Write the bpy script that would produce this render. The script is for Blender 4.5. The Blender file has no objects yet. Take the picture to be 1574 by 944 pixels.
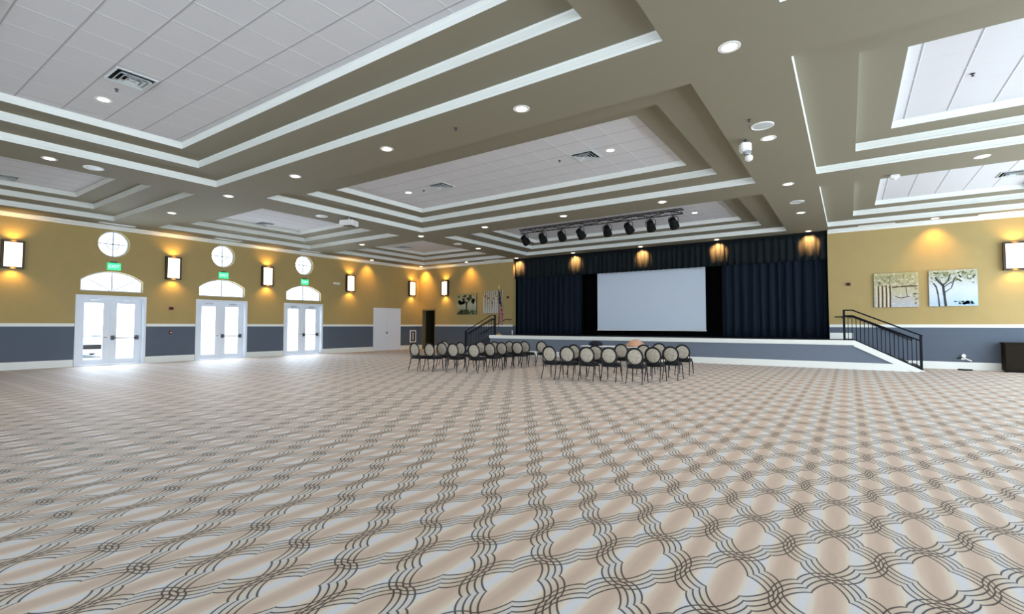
import bpy, bmesh, math, random
from mathutils import Vector, Matrix
random.seed(7)
PI = math.pi
scene = bpy.context.scene
COL = scene.collection

# ------------------------------------------------------------------ materials
class N:
    """tiny expression builder for shader maths"""
    def __init__(s, nt, sock): s.nt, s.s = nt, sock
    def _op(s, op, *a, clamp=False):
        n = s.nt.nodes.new('ShaderNodeMath'); n.operation = op; n.use_clamp = clamp
        for i, v in enumerate((s,) + a):
            if isinstance(v, N): s.nt.links.new(v.s, n.inputs[i])
            else: n.inputs[i].default_value = v
        return N(s.nt, n.outputs[0])
    def __add__(s, o): return s._op('ADD', o)
    __radd__ = __add__
    def __sub__(s, o): return s._op('SUBTRACT', o)
    def __rsub__(s, o): return (s * -1.0)._op('ADD', o)
    def __mul__(s, o): return s._op('MULTIPLY', o)
    __rmul__ = __mul__
    def __truediv__(s, o): return s._op('DIVIDE', o)
    def abs(s): return s._op('ABSOLUTE')
    def sin(s): return s._op('SINE')
    def cos(s): return s._op('COSINE')
    def round(s): return s._op('ROUND')
    def mod(s, m): return s._op('FLOORED_MODULO', m)
    def lt(s, o): return s._op('LESS_THAN', o)
    def gt(s, o): return s._op('GREATER_THAN', o)
    def min(s, o): return s._op('MINIMUM', o)
    def max(s, o): return s._op('MAXIMUM', o)
    def pw(s, o): return s._op('POWER', o)
    def clamp(s): return s._op('ADD', 0.0, clamp=True)
    def map(s, a, b, c, d):
        n = s.nt.nodes.new('ShaderNodeMapRange'); n.inputs[1].default_value = a; n.inputs[2].default_value = b
        n.inputs[3].default_value = c; n.inputs[4].default_value = d
        s.nt.links.new(s.s, n.inputs[0]); return N(s.nt, n.outputs[0])

def rgb(c): return (c[0], c[1], c[2], 1.0)
def new_mat(name):
    m = bpy.data.materials.new(name); m.use_nodes = True
    nt = m.node_tree; b = nt.nodes['Principled BSDF']
    return m, nt, b
def mix(nt, fac, a, b):
    n = nt.nodes.new('ShaderNodeMix'); n.data_type = 'RGBA'
    for sock, v in ((n.inputs['Factor'], fac), (n.inputs[6], a), (n.inputs[7], b)):
        if isinstance(v, N): nt.links.new(v.s, sock)
        elif hasattr(v, 'is_output'): nt.links.new(v, sock)
        elif isinstance(v, (int, float)): sock.default_value = v
        else: sock.default_value = rgb(v)
    return n.outputs[2]
def ramp(nt, fac, stops):
    n = nt.nodes.new('ShaderNodeValToRGB'); e = n.color_ramp.elements
    e[0].position, e[0].color = stops[0][0], rgb(stops[0][1]); e[1].position, e[1].color = stops[1][0], rgb(stops[1][1])
    for p, c in stops[2:]:
        k = e.new(p); k.color = rgb(c)
    nt.links.new(fac.s if isinstance(fac, N) else fac, n.inputs[0]); return n.outputs[0]
def pos(nt, obj=False):
    if obj:
        n = nt.nodes.new('ShaderNodeTexCoord'); o = n.outputs['Object']
    else:
        n = nt.nodes.new('ShaderNodeNewGeometry'); o = n.outputs['Position']
    s = nt.nodes.new('ShaderNodeSeparateXYZ'); nt.links.new(o, s.inputs[0])
    return N(nt, s.outputs[0]), N(nt, s.outputs[1]), N(nt, s.outputs[2])
def noise(nt, scale, detail=3, obj=False, stretch=(1, 1, 1)):
    if obj: n0 = nt.nodes.new('ShaderNodeTexCoord'); o = n0.outputs['Object']
    else: n0 = nt.nodes.new('ShaderNodeNewGeometry'); o = n0.outputs['Position']
    mp = nt.nodes.new('ShaderNodeMapping'); mp.inputs['Scale'].default_value = stretch
    nt.links.new(o, mp.inputs[0])
    n = nt.nodes.new('ShaderNodeTexNoise'); n.inputs['Scale'].default_value = scale; n.inputs['Detail'].default_value = detail
    nt.links.new(mp.outputs[0], n.inputs['Vector'])
    return N(nt, n.outputs[0])
def paint(name, c, rough=0.6, spec=0.3, var=0.05, nscale=6, metal=0.0, bump=0.0):
    m, nt, b = new_mat(name)
    f = noise(nt, nscale)
    col = mix(nt, f, [x * (1 - var) for x in c], [min(1, x * (1 + var)) for x in c])
    nt.links.new(col, b.inputs['Base Color'])
    b.inputs['Roughness'].default_value = rough; b.inputs['Specular IOR Level'].default_value = spec
    b.inputs['Metallic'].default_value = metal
    if bump:
        bp = nt.nodes.new('ShaderNodeBump'); bp.inputs['Strength'].default_value = bump; bp.inputs['Distance'].default_value = 0.01
        f2 = noise(nt, 180); nt.links.new(f2.s, bp.inputs['Height']); nt.links.new(bp.outputs[0], b.inputs['Normal'])
    return m
def glow(name, c, e, base=None):
    m, nt, b = new_mat(name)
    b.inputs['Base Color'].default_value = rgb(base or c)
    b.inputs['Emission Color'].default_value = rgb(c); b.inputs['Emission Strength'].default_value = e
    return m

M = {}
M['trim'] = paint('white_trim_paint', (0.74, 0.77, 0.74), 0.45, 0.4, 0.02)
M['white'] = paint('white_door_paint', (0.70, 0.75, 0.82), 0.4, 0.4, 0.02)
M['olive'] = paint('olive_soffit_paint', (0.248, 0.230, 0.170), 0.75, 0.2, 0.03)
M['grey'] = paint('grey_wainscot_paint', (0.135, 0.165, 0.215), 0.55, 0.3, 0.03)
M['iron'] = paint('black_iron', (0.006, 0.008, 0.013), 0.6, 0.15, 0.1)
M['blackplastic'] = paint('black_plastic', (0.006, 0.006, 0.007), 0.7, 0.12, 0.1)
M['chrome'] = paint('brushed_metal', (0.45, 0.47, 0.5), 0.35, 0.5, 0.05, metal=0.8)
M['darkmetal'] = paint('dark_bronze_metal', (0.07, 0.075, 0.085), 0.4, 0.5, 0.05, metal=0.6)
M['seat'] = paint('black_seat_vinyl', (0.007, 0.009, 0.010), 0.6, 0.2, 0.1)
M['frame'] = paint('black_chair_frame', (0.009, 0.010, 0.013), 0.5, 0.25, 0.1)
M['ivory'] = paint('white_plastic', (0.78, 0.78, 0.76), 0.45, 0.4, 0.02)
M['red'] = paint('dark_red_plastic', (0.16, 0.02, 0.02), 0.4, 0.4, 0.05)
M['wood'] = paint('dark_walnut', (0.035, 0.020, 0.012), 0.4, 0.4, 0.3, 14)
M['cabinet'] = paint('dark_brown_wood', (0.014, 0.010, 0.006), 0.7, 0.12, 0.25, 9)
M['gold'] = paint('brass', (0.75, 0.52, 0.16), 0.3, 0.5, 0.05, metal=0.7)
M['pole'] = paint('dark_oak_pole', (0.05, 0.03, 0.03), 0.4, 0.4, 0.1)
M['screen'] = paint('matte_white_screen', (0.60, 0.67, 0.76), 0.85, 0.1, 0.01)
M['backdrop'] = paint('black_velour', (0.004, 0.004, 0.005), 0.95, 0.05, 0.2)
M['deck'] = paint('stage_deck', (0.03, 0.03, 0.035), 0.6, 0.2, 0.2)
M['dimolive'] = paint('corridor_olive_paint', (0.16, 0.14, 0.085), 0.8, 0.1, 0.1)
M['corr'] = paint('dark_corridor_shade', (0.035, 0.03, 0.015), 0.9, 0.05, 0.2)  # darkness of the unlit corridor put into its wall colour
M['cloth'] = paint('white_tablecloth', (0.80, 0.81, 0.84), 0.8, 0.1, 0.02)
M['bag'] = paint('black_nylon', (0.012, 0.014, 0.025), 0.7, 0.2, 0.2)
M['tan'] = paint('tan_pink_fabric', (0.50, 0.30, 0.20), 0.85, 0.1, 0.25, 8)
M['pave'] = paint('pale_concrete', (0.72, 0.72, 0.70), 0.8, 0.2, 0.05)
M['car'] = paint('white_car_paint', (0.75, 0.80, 0.86), 0.25, 0.6, 0.01)
M['carglass'] = paint('blue_grey_car_glass', (0.12, 0.20, 0.25), 0.08, 0.6, 0.02)
M['tyre'] = paint('tyre_rubber', (0.02, 0.02, 0.02), 0.8, 0.2, 0.1)
M['vent'] = paint('vent_metal', (0.55, 0.60, 0.61), 0.4, 0.4, 0.03)
M['dark'] = paint('dark_duct', (0.012, 0.016, 0.018), 0.8, 0.1, 0.1)
M['canvasedge'] = paint('canvas_edge', (0.07, 0.055, 0.025), 0.8, 0.1, 0.1)
M['lamp'] = glow('warm_lamp', (1.0, 0.86, 0.66), 9.0)
M['sconce'] = glow('sconce_glow', (1.0, 0.80, 0.50), 1.9)
M['exit'] = glow('exit_green', (0.03, 0.75, 0.28), 0.9, (0.05, 0.4, 0.2))
M['exitletters'] = glow('exit_letters', (0.55, 1.0, 0.75), 1.3)

def curtain_mat(name, c1, c2):
    m, nt, b = new_mat(name)
    f = noise(nt, 5.0, 4, stretch=(3, 3, 0.25))
    nt.links.new(mix(nt, f, c1, c2), b.inputs['Base Color'])
    b.inputs['Roughness'].default_value = 0.75; b.inputs['Specular IOR Level'].default_value = 0.15
    b.inputs['Sheen Weight'].default_value = 0.06; b.inputs['Sheen Roughness'].default_value = 0.4
    b.inputs['Sheen Tint'].default_value = (0.5, 0.65, 0.9, 1)
    return m
M['curtain'] = curtain_mat('navy_curtain_velour', (0.0025, 0.0065, 0.014), (0.005, 0.012, 0.024))
M['valance'] = curtain_mat('dark_teal_valance_velour', (0.0045, 0.0085, 0.010), (0.008, 0.013, 0.016))

# gold upper wall over grey wainscot: a painted split at the chair rail
m, nt, b = new_mat('two_tone_wall_paint'); x, y, z = pos(nt)
f = noise(nt, 3.0)
gold = mix(nt, f, (0.36, 0.270, 0.110), (0.40, 0.300, 0.122)); gr = mix(nt, f, (0.085, 0.107, 0.142), (0.095, 0.118, 0.155))
nt.links.new(mix(nt, z.lt(1.5), gold, gr), b.inputs['Base Color'])
b.inputs['Roughness'].default_value = 0.6; b.inputs['Specular IOR Level'].default_value = 0.25
M['wall'] = m

# suspended tiles: seams between 0.674 m lay-in panels; their pale and dark tones have grazing light painted in
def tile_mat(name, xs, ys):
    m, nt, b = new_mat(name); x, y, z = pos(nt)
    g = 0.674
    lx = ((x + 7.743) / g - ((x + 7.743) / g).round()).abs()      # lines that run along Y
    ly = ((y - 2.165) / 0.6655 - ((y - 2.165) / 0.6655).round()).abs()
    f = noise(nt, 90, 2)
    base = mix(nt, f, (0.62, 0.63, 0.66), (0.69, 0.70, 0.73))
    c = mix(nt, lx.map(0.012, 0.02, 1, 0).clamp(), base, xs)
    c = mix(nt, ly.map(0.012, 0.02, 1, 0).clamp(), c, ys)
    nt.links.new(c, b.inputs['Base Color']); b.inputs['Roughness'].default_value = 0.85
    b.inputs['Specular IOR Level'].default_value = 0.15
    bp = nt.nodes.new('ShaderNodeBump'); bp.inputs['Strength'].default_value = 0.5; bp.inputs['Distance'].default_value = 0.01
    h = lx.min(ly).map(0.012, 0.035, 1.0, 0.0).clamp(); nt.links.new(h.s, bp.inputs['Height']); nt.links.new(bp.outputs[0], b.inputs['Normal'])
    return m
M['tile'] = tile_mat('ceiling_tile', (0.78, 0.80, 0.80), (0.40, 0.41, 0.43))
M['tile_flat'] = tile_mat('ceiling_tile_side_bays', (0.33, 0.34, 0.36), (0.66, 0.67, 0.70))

# patterned carpet
def carpet():
    m, nt, b = new_mat('patterned_carpet'); x, y, z = pos(nt)
    a, bb = 0.2525, 0.381
    p = (x + 0.117) / a; q = (y - 3.53) / bb
    def fam(pp):
        s = (q * -1.0 + pp) * 0.5; t = (pp + q) * 0.5
        sr = s.round(); ds = s - sr; tau = (t - sr).mod(2.0)
        sg = 1.0 - (tau.gt(1.0) * 2.0)
        d = (ds - (tau * (2 * PI)).sin().abs().pw(0.65) * 0.072 * sg).abs()
        g = (tau * PI).sin().abs() * 0.028 + 0.076
        l = (d - g * 0.5).abs().min((d - g * 1.5).abs())
        return l.map(0.007, 0.019, 1, 0).clamp(), d / g
    la, da = fam(p); lb, db = fam(p * -1.0)
    # node lens: small oval where the strands lace
    line = la.max(lb)
    col = (p * (2 * PI)).cos() * 0.5 + 0.5
    streak = noise(nt, 30, 3, stretch=(1.0, 0.12, 1))
    cf = (col + (streak - 0.5) * 0.45).clamp()
    base = ramp(nt, cf, [(0.0, (0.56, 0.575, 0.62)), (0.27, (0.63, 0.560, 0.460)), (0.62, (0.545, 0.425, 0.340)), (1.0, (0.475, 0.362, 0.285))])
    band = da.min(db).map(1.5, 1.9, 1, 0).clamp()
    base = mix(nt, band * 0.4, base, (0.46, 0.39, 0.29))
    fine = noise(nt, 350, 2)
    base = mix(nt, fine.map(0.3, 0.7, 0.0, 0.22), base, (0.24, 0.18, 0.13))
    lc = mix(nt, col, (0.022, 0.028, 0.040), (0.030, 0.016, 0.007))
    c2 = mix(nt, line * 0.97, base, lc)
    nt.links.new(c2, b.inputs['Base Color'])
    b.inputs['Roughness'].default_value = 0.62; b.inputs['Specular IOR Level'].default_value = 0.24
    b.inputs['Sheen Weight'].default_value = 0.07; b.inputs['Sheen Roughness'].default_value = 0.4; b.inputs['Sheen Tint'].default_value = (0.82, 0.90, 1.0, 1)
    return m
M['carpet'] = carpet()

# chair back fabric
m, nt, b = new_mat('beige_patterned_fabric')
tc = nt.nodes.new('ShaderNodeTexCoord'); vo = nt.nodes.new('ShaderNodeTexVoronoi'); vo.inputs['Scale'].default_value = 34
nt.links.new(tc.outputs['Object'], vo.inputs['Vector'])
f = N(nt, vo.outputs['Distance']).map(0.1, 0.6, 0, 1)
nt.links.new(mix(nt, f, (0.19, 0.17, 0.13), (0.43, 0.395, 0.33)), b.inputs['Base Color']); b.inputs['Roughness'].default_value = 0.8
M['fabric'] = m

# clear glass that lets daylight through
m, nt, b = new_mat('clear_glass')
nt.nodes.remove(b); out = nt.nodes['Material Output']
tr = nt.nodes.new('ShaderNodeBsdfTransparent'); tr.inputs[0].default_value = (0.94, 0.97, 1, 1)
gl = nt.nodes.new('ShaderNodeBsdfGlossy'); gl.inputs['Roughness'].default_value = 0.03
ms = nt.nodes.new('ShaderNodeMixShader'); ms.inputs[0].default_value = 0.06
nt.links.new(tr.outputs[0], ms.inputs[1]); nt.links.new(gl.outputs[0], ms.inputs[2]); nt.links.new(ms.outputs[0], out.inputs[0])
M['glass'] = m

# canvases
def canvas_mat(name, low, mid, high, spots, z0, z1):
    m, nt, b = new_mat(name); x, y, z = pos(nt)
    h = z.map(z0, z1, 0, 1); n1 = noise(nt, 4.5, 5)
    base = ramp(nt, (h + (n1 - 0.5) * 0.35).clamp(), [(0.05, low), (0.45, mid), (0.95, high)])
    n2 = noise(nt, 11, 4); k = n2.map(0.54, 0.62, 0, 0.8).clamp()
    nt.links.new(mix(nt, k, base, spots), b.inputs['Base Color']); b.inputs['Roughness'].default_value = 0.75
    return m

# ------------------------------------------------------------------ mesh helpers
class MB:
    def __init__(s): s.v, s.f = [], []
    def add(s, vs, fs):
        o = len(s.v); s.v += [tuple(v) for v in vs]; s.f += [tuple(i + o for i in f) for f in fs]; return s
    def box(s, x0, x1, y0, y1, z0, z1):
        v = [(x, y, z) for x in (x0, x1) for y in (y0, y1) for z in (z0, z1)]
        return s.add(v, [(0, 1, 3, 2), (4, 6, 7, 5), (0, 4, 5, 1), (2, 3, 7, 6), (0, 2, 6, 4), (1, 5, 7, 3)])
    def quad(s, a, b, c, d): return s.add([a, b, c, d], [(0, 1, 2, 3)])
    def tube(s, pts, r, n=8, closed=False, cap=True):
        pts = [Vector(p) for p in pts]; rings = []; k = len(pts)
        up = None
        for i, p in enumerate(pts):
            if closed: t = (pts[(i + 1) % k] - pts[i - 1]).normalized()
            else: t = (pts[min(i + 1, k - 1)] - pts[max(i - 1, 0)]).normalized()
            if up is None: up = t.orthogonal().normalized()
            up = (up - t * up.dot(t)); up = up.normalized() if up.length > 1e-6 else t.orthogonal().normalized()
            w = t.cross(up); rr = r[i] if isinstance(r, (list, tuple)) else r
            rings.append([p + (up * math.cos(2 * PI * j / n) + w * math.sin(2 * PI * j / n)) * rr for j in range(n)])
        v = [q for ring in rings for q in ring]; f = []
        for i in range(k if closed else k - 1):
            a, b = i * n, ((i + 1) % k) * n
            for j in range(n): f.append((a + j, a + (j + 1) % n, b + (j + 1) % n, b + j))
        if cap and not closed: f.append(tuple(range(n))[::-1]); f.append(tuple((k - 1) * n + j for j in range(n)))
        return s.add(v, f)
    def lathe(s, prof, n=20, c=(0, 0, 0), axis='Z'):
        v = []; f = []; k = len(prof)
        for r, h in prof:
            for j in range(n):
                q = (r * math.cos(2 * PI * j / n), r * math.sin(2 * PI * j / n), h)
                if axis == 'Y': q = (q[0], q[2], q[1])
                if axis == 'X': q = (q[2], q[0], q[1])
                v.append((q[0] + c[0], q[1] + c[1], q[2] + c[2]))
        for i in range(k - 1):
            for j in range(n): f.append((i * n + j, i * n + (j + 1) % n, (i + 1) * n + (j + 1) % n, (i + 1) * n + j))
        f.append(tuple(range(n))[::-1]); f.append(tuple((k - 1) * n + j for j in range(n)))
        return s.add(v, f)
    def prism(s, poly, axis, a, b):
        def P(u, w, t): return {'X': (t, u, w), 'Y': (u, t, w), 'Z': (u, w, t)}[axis]
        n = len(poly); v = [P(u, w, a) for u, w in poly] + [P(u, w, b) for u, w in poly]
        f = [tuple(range(n)), tuple(range(2 * n - 1, n - 1, -1))] + [(i, (i + 1) % n, n + (i + 1) % n, n + i) for i in range(n)]
        return s.add(v, f)
    def frame(s, axis, a, b, u0, u1, w0, w1, t):
        """flat rectangular frame of bar width t (4 numbers: left, right, bottom, top allowed)"""
        l, r, d, u = t if isinstance(t, tuple) else (t,) * 4
        def bx(ua, ub, wa, wb):
            if axis == 'X': s.box(a, b, ua, ub, wa, wb)
            elif axis == 'Y': s.box(ua, ub, a, b, wa, wb)
            else: s.box(ua, ub, wa, wb, a, b)
        bx(u0, u0 + l, w0, w1); bx(u1 - r, u1, w0, w1); bx(u0 + l, u1 - r, w0, w0 + d); bx(u0 + l, u1 - r, w1 - u, w1)
        return s
    def mesh(s, name, mat, smooth=False, bevel=0.0):
        me = bpy.data.meshes.new(name); me.from_pydata(s.v, [], s.f)
        bm = bmesh.new(); bm.from_mesh(me)
        bmesh.ops.recalc_face_normals(bm, faces=bm.faces)
        if bevel: bmesh.ops.bevel(bm, geom=bm.edges[:], offset=bevel, segments=2, affect='EDGES', clamp_overlap=True)
        bm.to_mesh(me); bm.free()
        if mat: me.materials.append(M[mat] if isinstance(mat, str) else mat)
        if smooth or bevel:
            me.polygons.foreach_set('use_smooth', [True] * len(me.polygons)); me.set_sharp_from_angle(angle=math.radians(40))
        return me
    def build(s, name, mat, parent=None, smooth=False, bevel=0.0, loc=None):
        o = bpy.data.objects.new(name, s.mesh(name, mat, smooth, bevel)); COL.objects.link(o)
        if parent: o.parent = parent
        if loc: o.location = loc
        return o
def tag(o, label=None, cat=None, group=None, kind=None):
    if label: o['label'] = label
    if cat: o['category'] = cat
    if group: o['group'] = group
    if kind: o['kind'] = kind
    return o
def thing(name, label, cat, loc=(0, 0, 0), rz=0, group=None):
    o = bpy.data.objects.new(name, None); COL.objects.link(o); o.location = loc; o.rotation_euler = (0, 0, rz)
    o.empty_display_size = 0.1
    return tag(o, label, cat, group)
def copy_tree(o, parent=None):
    c = o.copy(); COL.objects.link(c)
    if parent: c.parent = parent
    for ch in list(o.children): copy_tree(ch, c)
    return c
def struct(o): o['kind'] = 'structure'; return o
def boolean(o, cutters):
    """cut holes, bake the result into the mesh and drop the cutters"""
    for c in cutters:
        md = o.modifiers.new('cut', 'BOOLEAN'); md.operation = 'DIFFERENCE'; md.solver = 'EXACT'; md.object = c
    dg = bpy.context.evaluated_depsgraph_get()
    me = bpy.data.meshes.new_from_object(o.evaluated_get(dg)); o.modifiers.clear(); o.data = me
    for c in cutters: bpy.data.objects.remove(c)
    return o
def lamp_spot(parent, name, loc, tgt, energy, col, angle, blend=0.6, r=0.05):
    l = bpy.data.lights.new(name, 'SPOT'); l.energy = energy; l.color = col; l.spot_size = math.radians(angle); l.spot_blend = blend
    l.shadow_soft_size = r
    o = bpy.data.objects.new(name, l); COL.objects.link(o); o.location = loc; o.parent = parent
    d = Vector(tgt) - Vector(loc); o.rotation_euler = d.to_track_quat('-Z', 'Y').to_euler(); return o

# ------------------------------------------------------------------ camera
f_px, yaw, pitch, roll = 754.41, 0.6014, 0.0382, 0.0012
fw = Vector((-math.sin(yaw) * math.cos(pitch), math.cos(yaw) * math.cos(pitch), math.sin(pitch)))
rt = Vector((math.cos(yaw), math.sin(yaw), 0)); up = rt.cross(fw)
r2 = rt * math.cos(roll) + up * math.sin(roll); u2 = up * math.cos(roll) - rt * math.sin(roll)
cam = bpy.data.cameras.new('camera'); co = bpy.data.objects.new('camera', cam); COL.objects.link(co)
mw = Matrix((r2, u2, -fw)).transposed().to_4x4(); mw.translation = (0, 0, 1.5); co.matrix_world = mw
cam.sensor_width = 36; cam.lens = f_px / 1574 * 36; cam.clip_start = 0.05; cam.clip_end = 300
scene.camera = co

# ------------------------------------------------------------------ shell dimensions
XL, YB, XR, Y0 = -23.08, 22.88, 7.3, -9.0
ZS, R1, ZT, ZU = 5.28, 0.1745, 5.455, 5.63
Z2, Z3, ZTILE = 5.4545, 5.633, 5.78
COLS = [(-21.9, -15.5), (-14.2, -1.96), (-0.59, 5.85)]
ROWS = [(-8.1, -1.7), (-0.30, 6.38), (7.78, 14.23), (15.57, 22.12)]
L1, L2 = 0.79, 1.40
struct(MB().box(XL - 0.4, XR, Y0, YB + 2.2, -0.12, 0.0).build('floor', 'carpet'))

# ceiling: soffit grid with stepped trays
xs = sorted([XL - 0.3] + [v for c in COLS for v in c] + [XR]); ys = sorted([Y0] + [v for r in ROWS for v in r] + [YB + 0.12])
mb = MB()
for i in range(len(xs) - 1):
    for j in range(len(ys) - 1):
        xm, ym = (xs[i] + xs[i + 1]) / 2, (ys[j] + ys[j + 1]) / 2
        if any(c[0] < xm < c[1] for c in COLS) and any(r[0] < ym < r[1] for r in ROWS): continue
        mb.quad((xs[i], ys[j], ZS), (xs[i + 1], ys[j], ZS), (xs[i + 1], ys[j + 1], ZS), (xs[i], ys[j + 1], ZS))
def ring(mb, x0, x1, y0, y1, ia, za, ib, zb):
    A = [(x0 + ia, y0 + ia, za), (x1 - ia, y0 + ia, za), (x1 - ia, y1 - ia, za), (x0 + ia, y1 - ia, za)]
    B = [(x0 + ib, y0 + ib, zb), (x1 - ib, y0 + ib, zb), (x1 - ib, y1 - ib, zb), (x0 + ib, y1 - ib, zb)]
    mb.add(A + B, [(k, (k + 1) % 4, 4 + (k + 1) % 4, 4 + k) for k in range(4)])
trays = [(c, r) for r in ROWS for c in COLS]
for c, r in trays:
    ring(mb, *c, *r, 0, Z2, L1, Z2); ring(mb, *c, *r, L1, Z3, L2, Z3)
ceil = MB(); ceil.v, ceil.f = mb.v, mb.f
ceiling = struct(ceil.build('ceiling', 'olive'))
for k, (c, r) in enumerate(trays):
    tb = MB()
    for ins, za, zb in ((0, ZS, Z2), (L1, Z2, Z3), (L2, Z3, ZTILE)):
        h = zb - za
        prof = [(0.0, 0.0), (0.0, 0.28 * h), (-0.010, 0.34 * h), (-0.010, 0.82 * h), (0.0, 0.92 * h), (0.0, h)]
        if ins == L2: prof = [(0, 0), (0, 0.5 * h), (0.02, 0.8 * h), (0.02, h)]
        for (ia, ha), (ib, hb) in zip(prof, prof[1:]):
            ring(tb, *c, *r, ins + ia, za + ha, ins + ib, za + hb)
    struct(tb.build('trim_%d' % (k + 1), 'trim'))
    x0, x1, y0, y1 = c[0] + L2, c[1] - L2, r[0] + L2, r[1] - L2
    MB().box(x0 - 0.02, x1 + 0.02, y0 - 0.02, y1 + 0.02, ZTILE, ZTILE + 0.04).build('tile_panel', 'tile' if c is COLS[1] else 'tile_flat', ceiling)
# roof deck above keeps the plenum dark
MB().box(XL - 0.4, XR, Y0, YB + 2.2, 6.1, 6.3).build('roof_deck', 'olive', ceiling)

# ------------------------------------------------------------------ walls
DY = [6.78, 10.76, 14.74]
def arch_poly(w, z0, zs, zt, n=14):
    """segment-headed opening: base z0, spring zs, crown zt"""
    h = zt - zs; R = (w * w + h * h) / (2 * h); a = math.asin(w / R)
    return [(-w, z0), (w, z0)] + [(R * math.sin(a - 2 * a * i / n), zt - R + R * math.cos(a - 2 * a * i / n)) for i in range(n + 1)]
def circle_poly(r, zc, n=40): return [(r * math.cos(2 * PI * i / n), zc + r * math.sin(2 * PI * i / n)) for i in range(n)]
left = MB().box(XL - 0.3, XL, Y0, YB + 0.3, 0, ZS + 0.02).build('wall_left', 'wall')
cut = []
for yc in DY:
    for poly in ([(-1.03, -0.1), (1.03, -0.1), (1.03, 2.57), (-1.03, 2.57)], arch_poly(0.965, 2.775, 3.2, 3.545), circle_poly(0.50, 4.60)):
        cut.append(MB().prism([(yc + u, w) for u, w in poly], 'X', XL - 0.6, XL + 0.3).build('cut', None))
struct(boolean(left, cut))
# back wall with the proscenium and a corridor doorway
back = MB().box(XL - 0.3, XR, YB, YB + 0.25, 0, ZS + 0.02).build('wall_back', 'wall')
cut = [MB().box(-15.62, -0.64, YB - 0.3, YB + 0.6, -0.2, ZS + 0.5).build('cut', None),
       MB().box(-22.70, -21.60, YB - 0.3, YB + 0.6, -0.2, 2.50).build('cut', None)]
struct(boolean(back, cut))
# unseen rear side: bays left open to admit light, left part closed for shade
pr = MB()
pr.box(XL - 0.3, -12.5, Y0 - 0.3, Y0, 0, ZS + 0.02)
for x in (-6.0, 0.5, XR - 0.3): pr.box(x, x + 0.5, Y0 - 0.3, Y0, 0, ZS + 0.02)
pr.box(XL - 0.3, XR, Y0 - 0.3, Y0, 0, 0.12); struct(pr.build('wall_rear', 'wall'))
# unseen right side: left open between piers to let daylight in
pr = MB()
for y in (-9.0, -1.7, 6.4, 14.5, 22.6): pr.box(XR, XR + 0.3, y, y + 0.5, 0, ZS + 0.02)
struct(pr.build('wall_right', 'wall'))
# corridor behind the doorway
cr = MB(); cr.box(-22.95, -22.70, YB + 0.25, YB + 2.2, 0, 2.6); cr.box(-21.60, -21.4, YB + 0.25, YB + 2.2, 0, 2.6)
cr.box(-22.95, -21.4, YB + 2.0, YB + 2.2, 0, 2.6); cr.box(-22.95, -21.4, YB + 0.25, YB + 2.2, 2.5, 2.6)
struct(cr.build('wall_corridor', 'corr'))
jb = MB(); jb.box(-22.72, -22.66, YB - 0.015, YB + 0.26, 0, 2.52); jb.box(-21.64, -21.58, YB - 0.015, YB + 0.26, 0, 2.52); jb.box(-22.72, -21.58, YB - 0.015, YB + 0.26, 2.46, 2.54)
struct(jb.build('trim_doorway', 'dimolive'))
# stage recess shell
for nm, bx in (('left', (-15.9, -15.62, YB + 0.25, YB + 1.9, 0, 5.3)), ('right', (-0.64, -0.4, YB + 0.25, YB + 1.9, 0, 5.3)), ('back', (-15.9, -0.4, YB + 1.7, YB + 1.9, 0, 5.3)), ('top', (-15.9, -0.4, YB + 0.12, YB + 1.9, 5.27, 5.35))):
    struct(MB().box(*bx).build('wall_recess_' + nm, 'backdrop'))
# chair rail, baseboards, crown
def run_left(mb, y0, y1, d, z0, z1): mb.box(XL, XL + d, y0, y1, z0, z1)
gaps = [(yc - 1.10, yc + 1.10) for yc in DY] + [(19.19, 21.33)]
segs = []; a = Y0
for g in gaps: segs.append((a, g[0])); a = g[1]
segs.append((a, YB))
ra, ba = MB(), MB()
for a, b in segs:
    run_left(ra, a, b, 0.030, 1.455, 1.565); run_left(ra, a, b, 0.045, 1.495, 1.53)
    run_left(ba, a, b, 0.022, 0, 0.235); run_left(ba, a, b, 0.03, 0.0, 0.03); run_left(ba, a, b, 0.012, 0.235, 0.26)
struct(ra.build('trim_chair_rail_left', 'trim')); struct(ba.build('baseboard_left', 'trim'))
ra, ba = MB(), MB()
for a, b in ((XL + 0.05, -22.72), (-21.58, -15.64), (-0.62, XR)):
    ra.box(a, b, YB - 0.03, YB, 1.455, 1.565); ra.box(a, b, YB - 0.045, YB, 1.495, 1.53)
    ba.box(a, b, YB - 0.022, YB, 0, 0.235); ba.box(a, b, YB - 0.012, YB, 0.235, 0.26)
ba.box(-0.62, 0.12, YB - 0.022, YB, 1.0, 1.24); ba.box(-15.7, -15.64, YB - 0.022, YB, 1.0, 1.24)
struct(ra.build('trim_chair_rail_back', 'trim')); struct(ba.build('baseboard_back', 'trim'))
CP = [(0, 5.135), (0.018, 5.135), (0.022, 5.165), (0.06, 5.19), (0.11, 5.235), (0.13, 5.25), (0.13, 5.28), (0, 5.28)]
struct(MB().prism([(XL + d, z) for d, z in CP], 'Y', Y0, YB).build('trim_crown_left', 'trim'))
cb = MB()
for a, b in ((XL, -15.64), (-0.62, XR)): cb.prism([(YB - d, z) for d, z in CP], 'X', a, b)
struct(cb.build('trim_crown_back', 'trim'))

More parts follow.
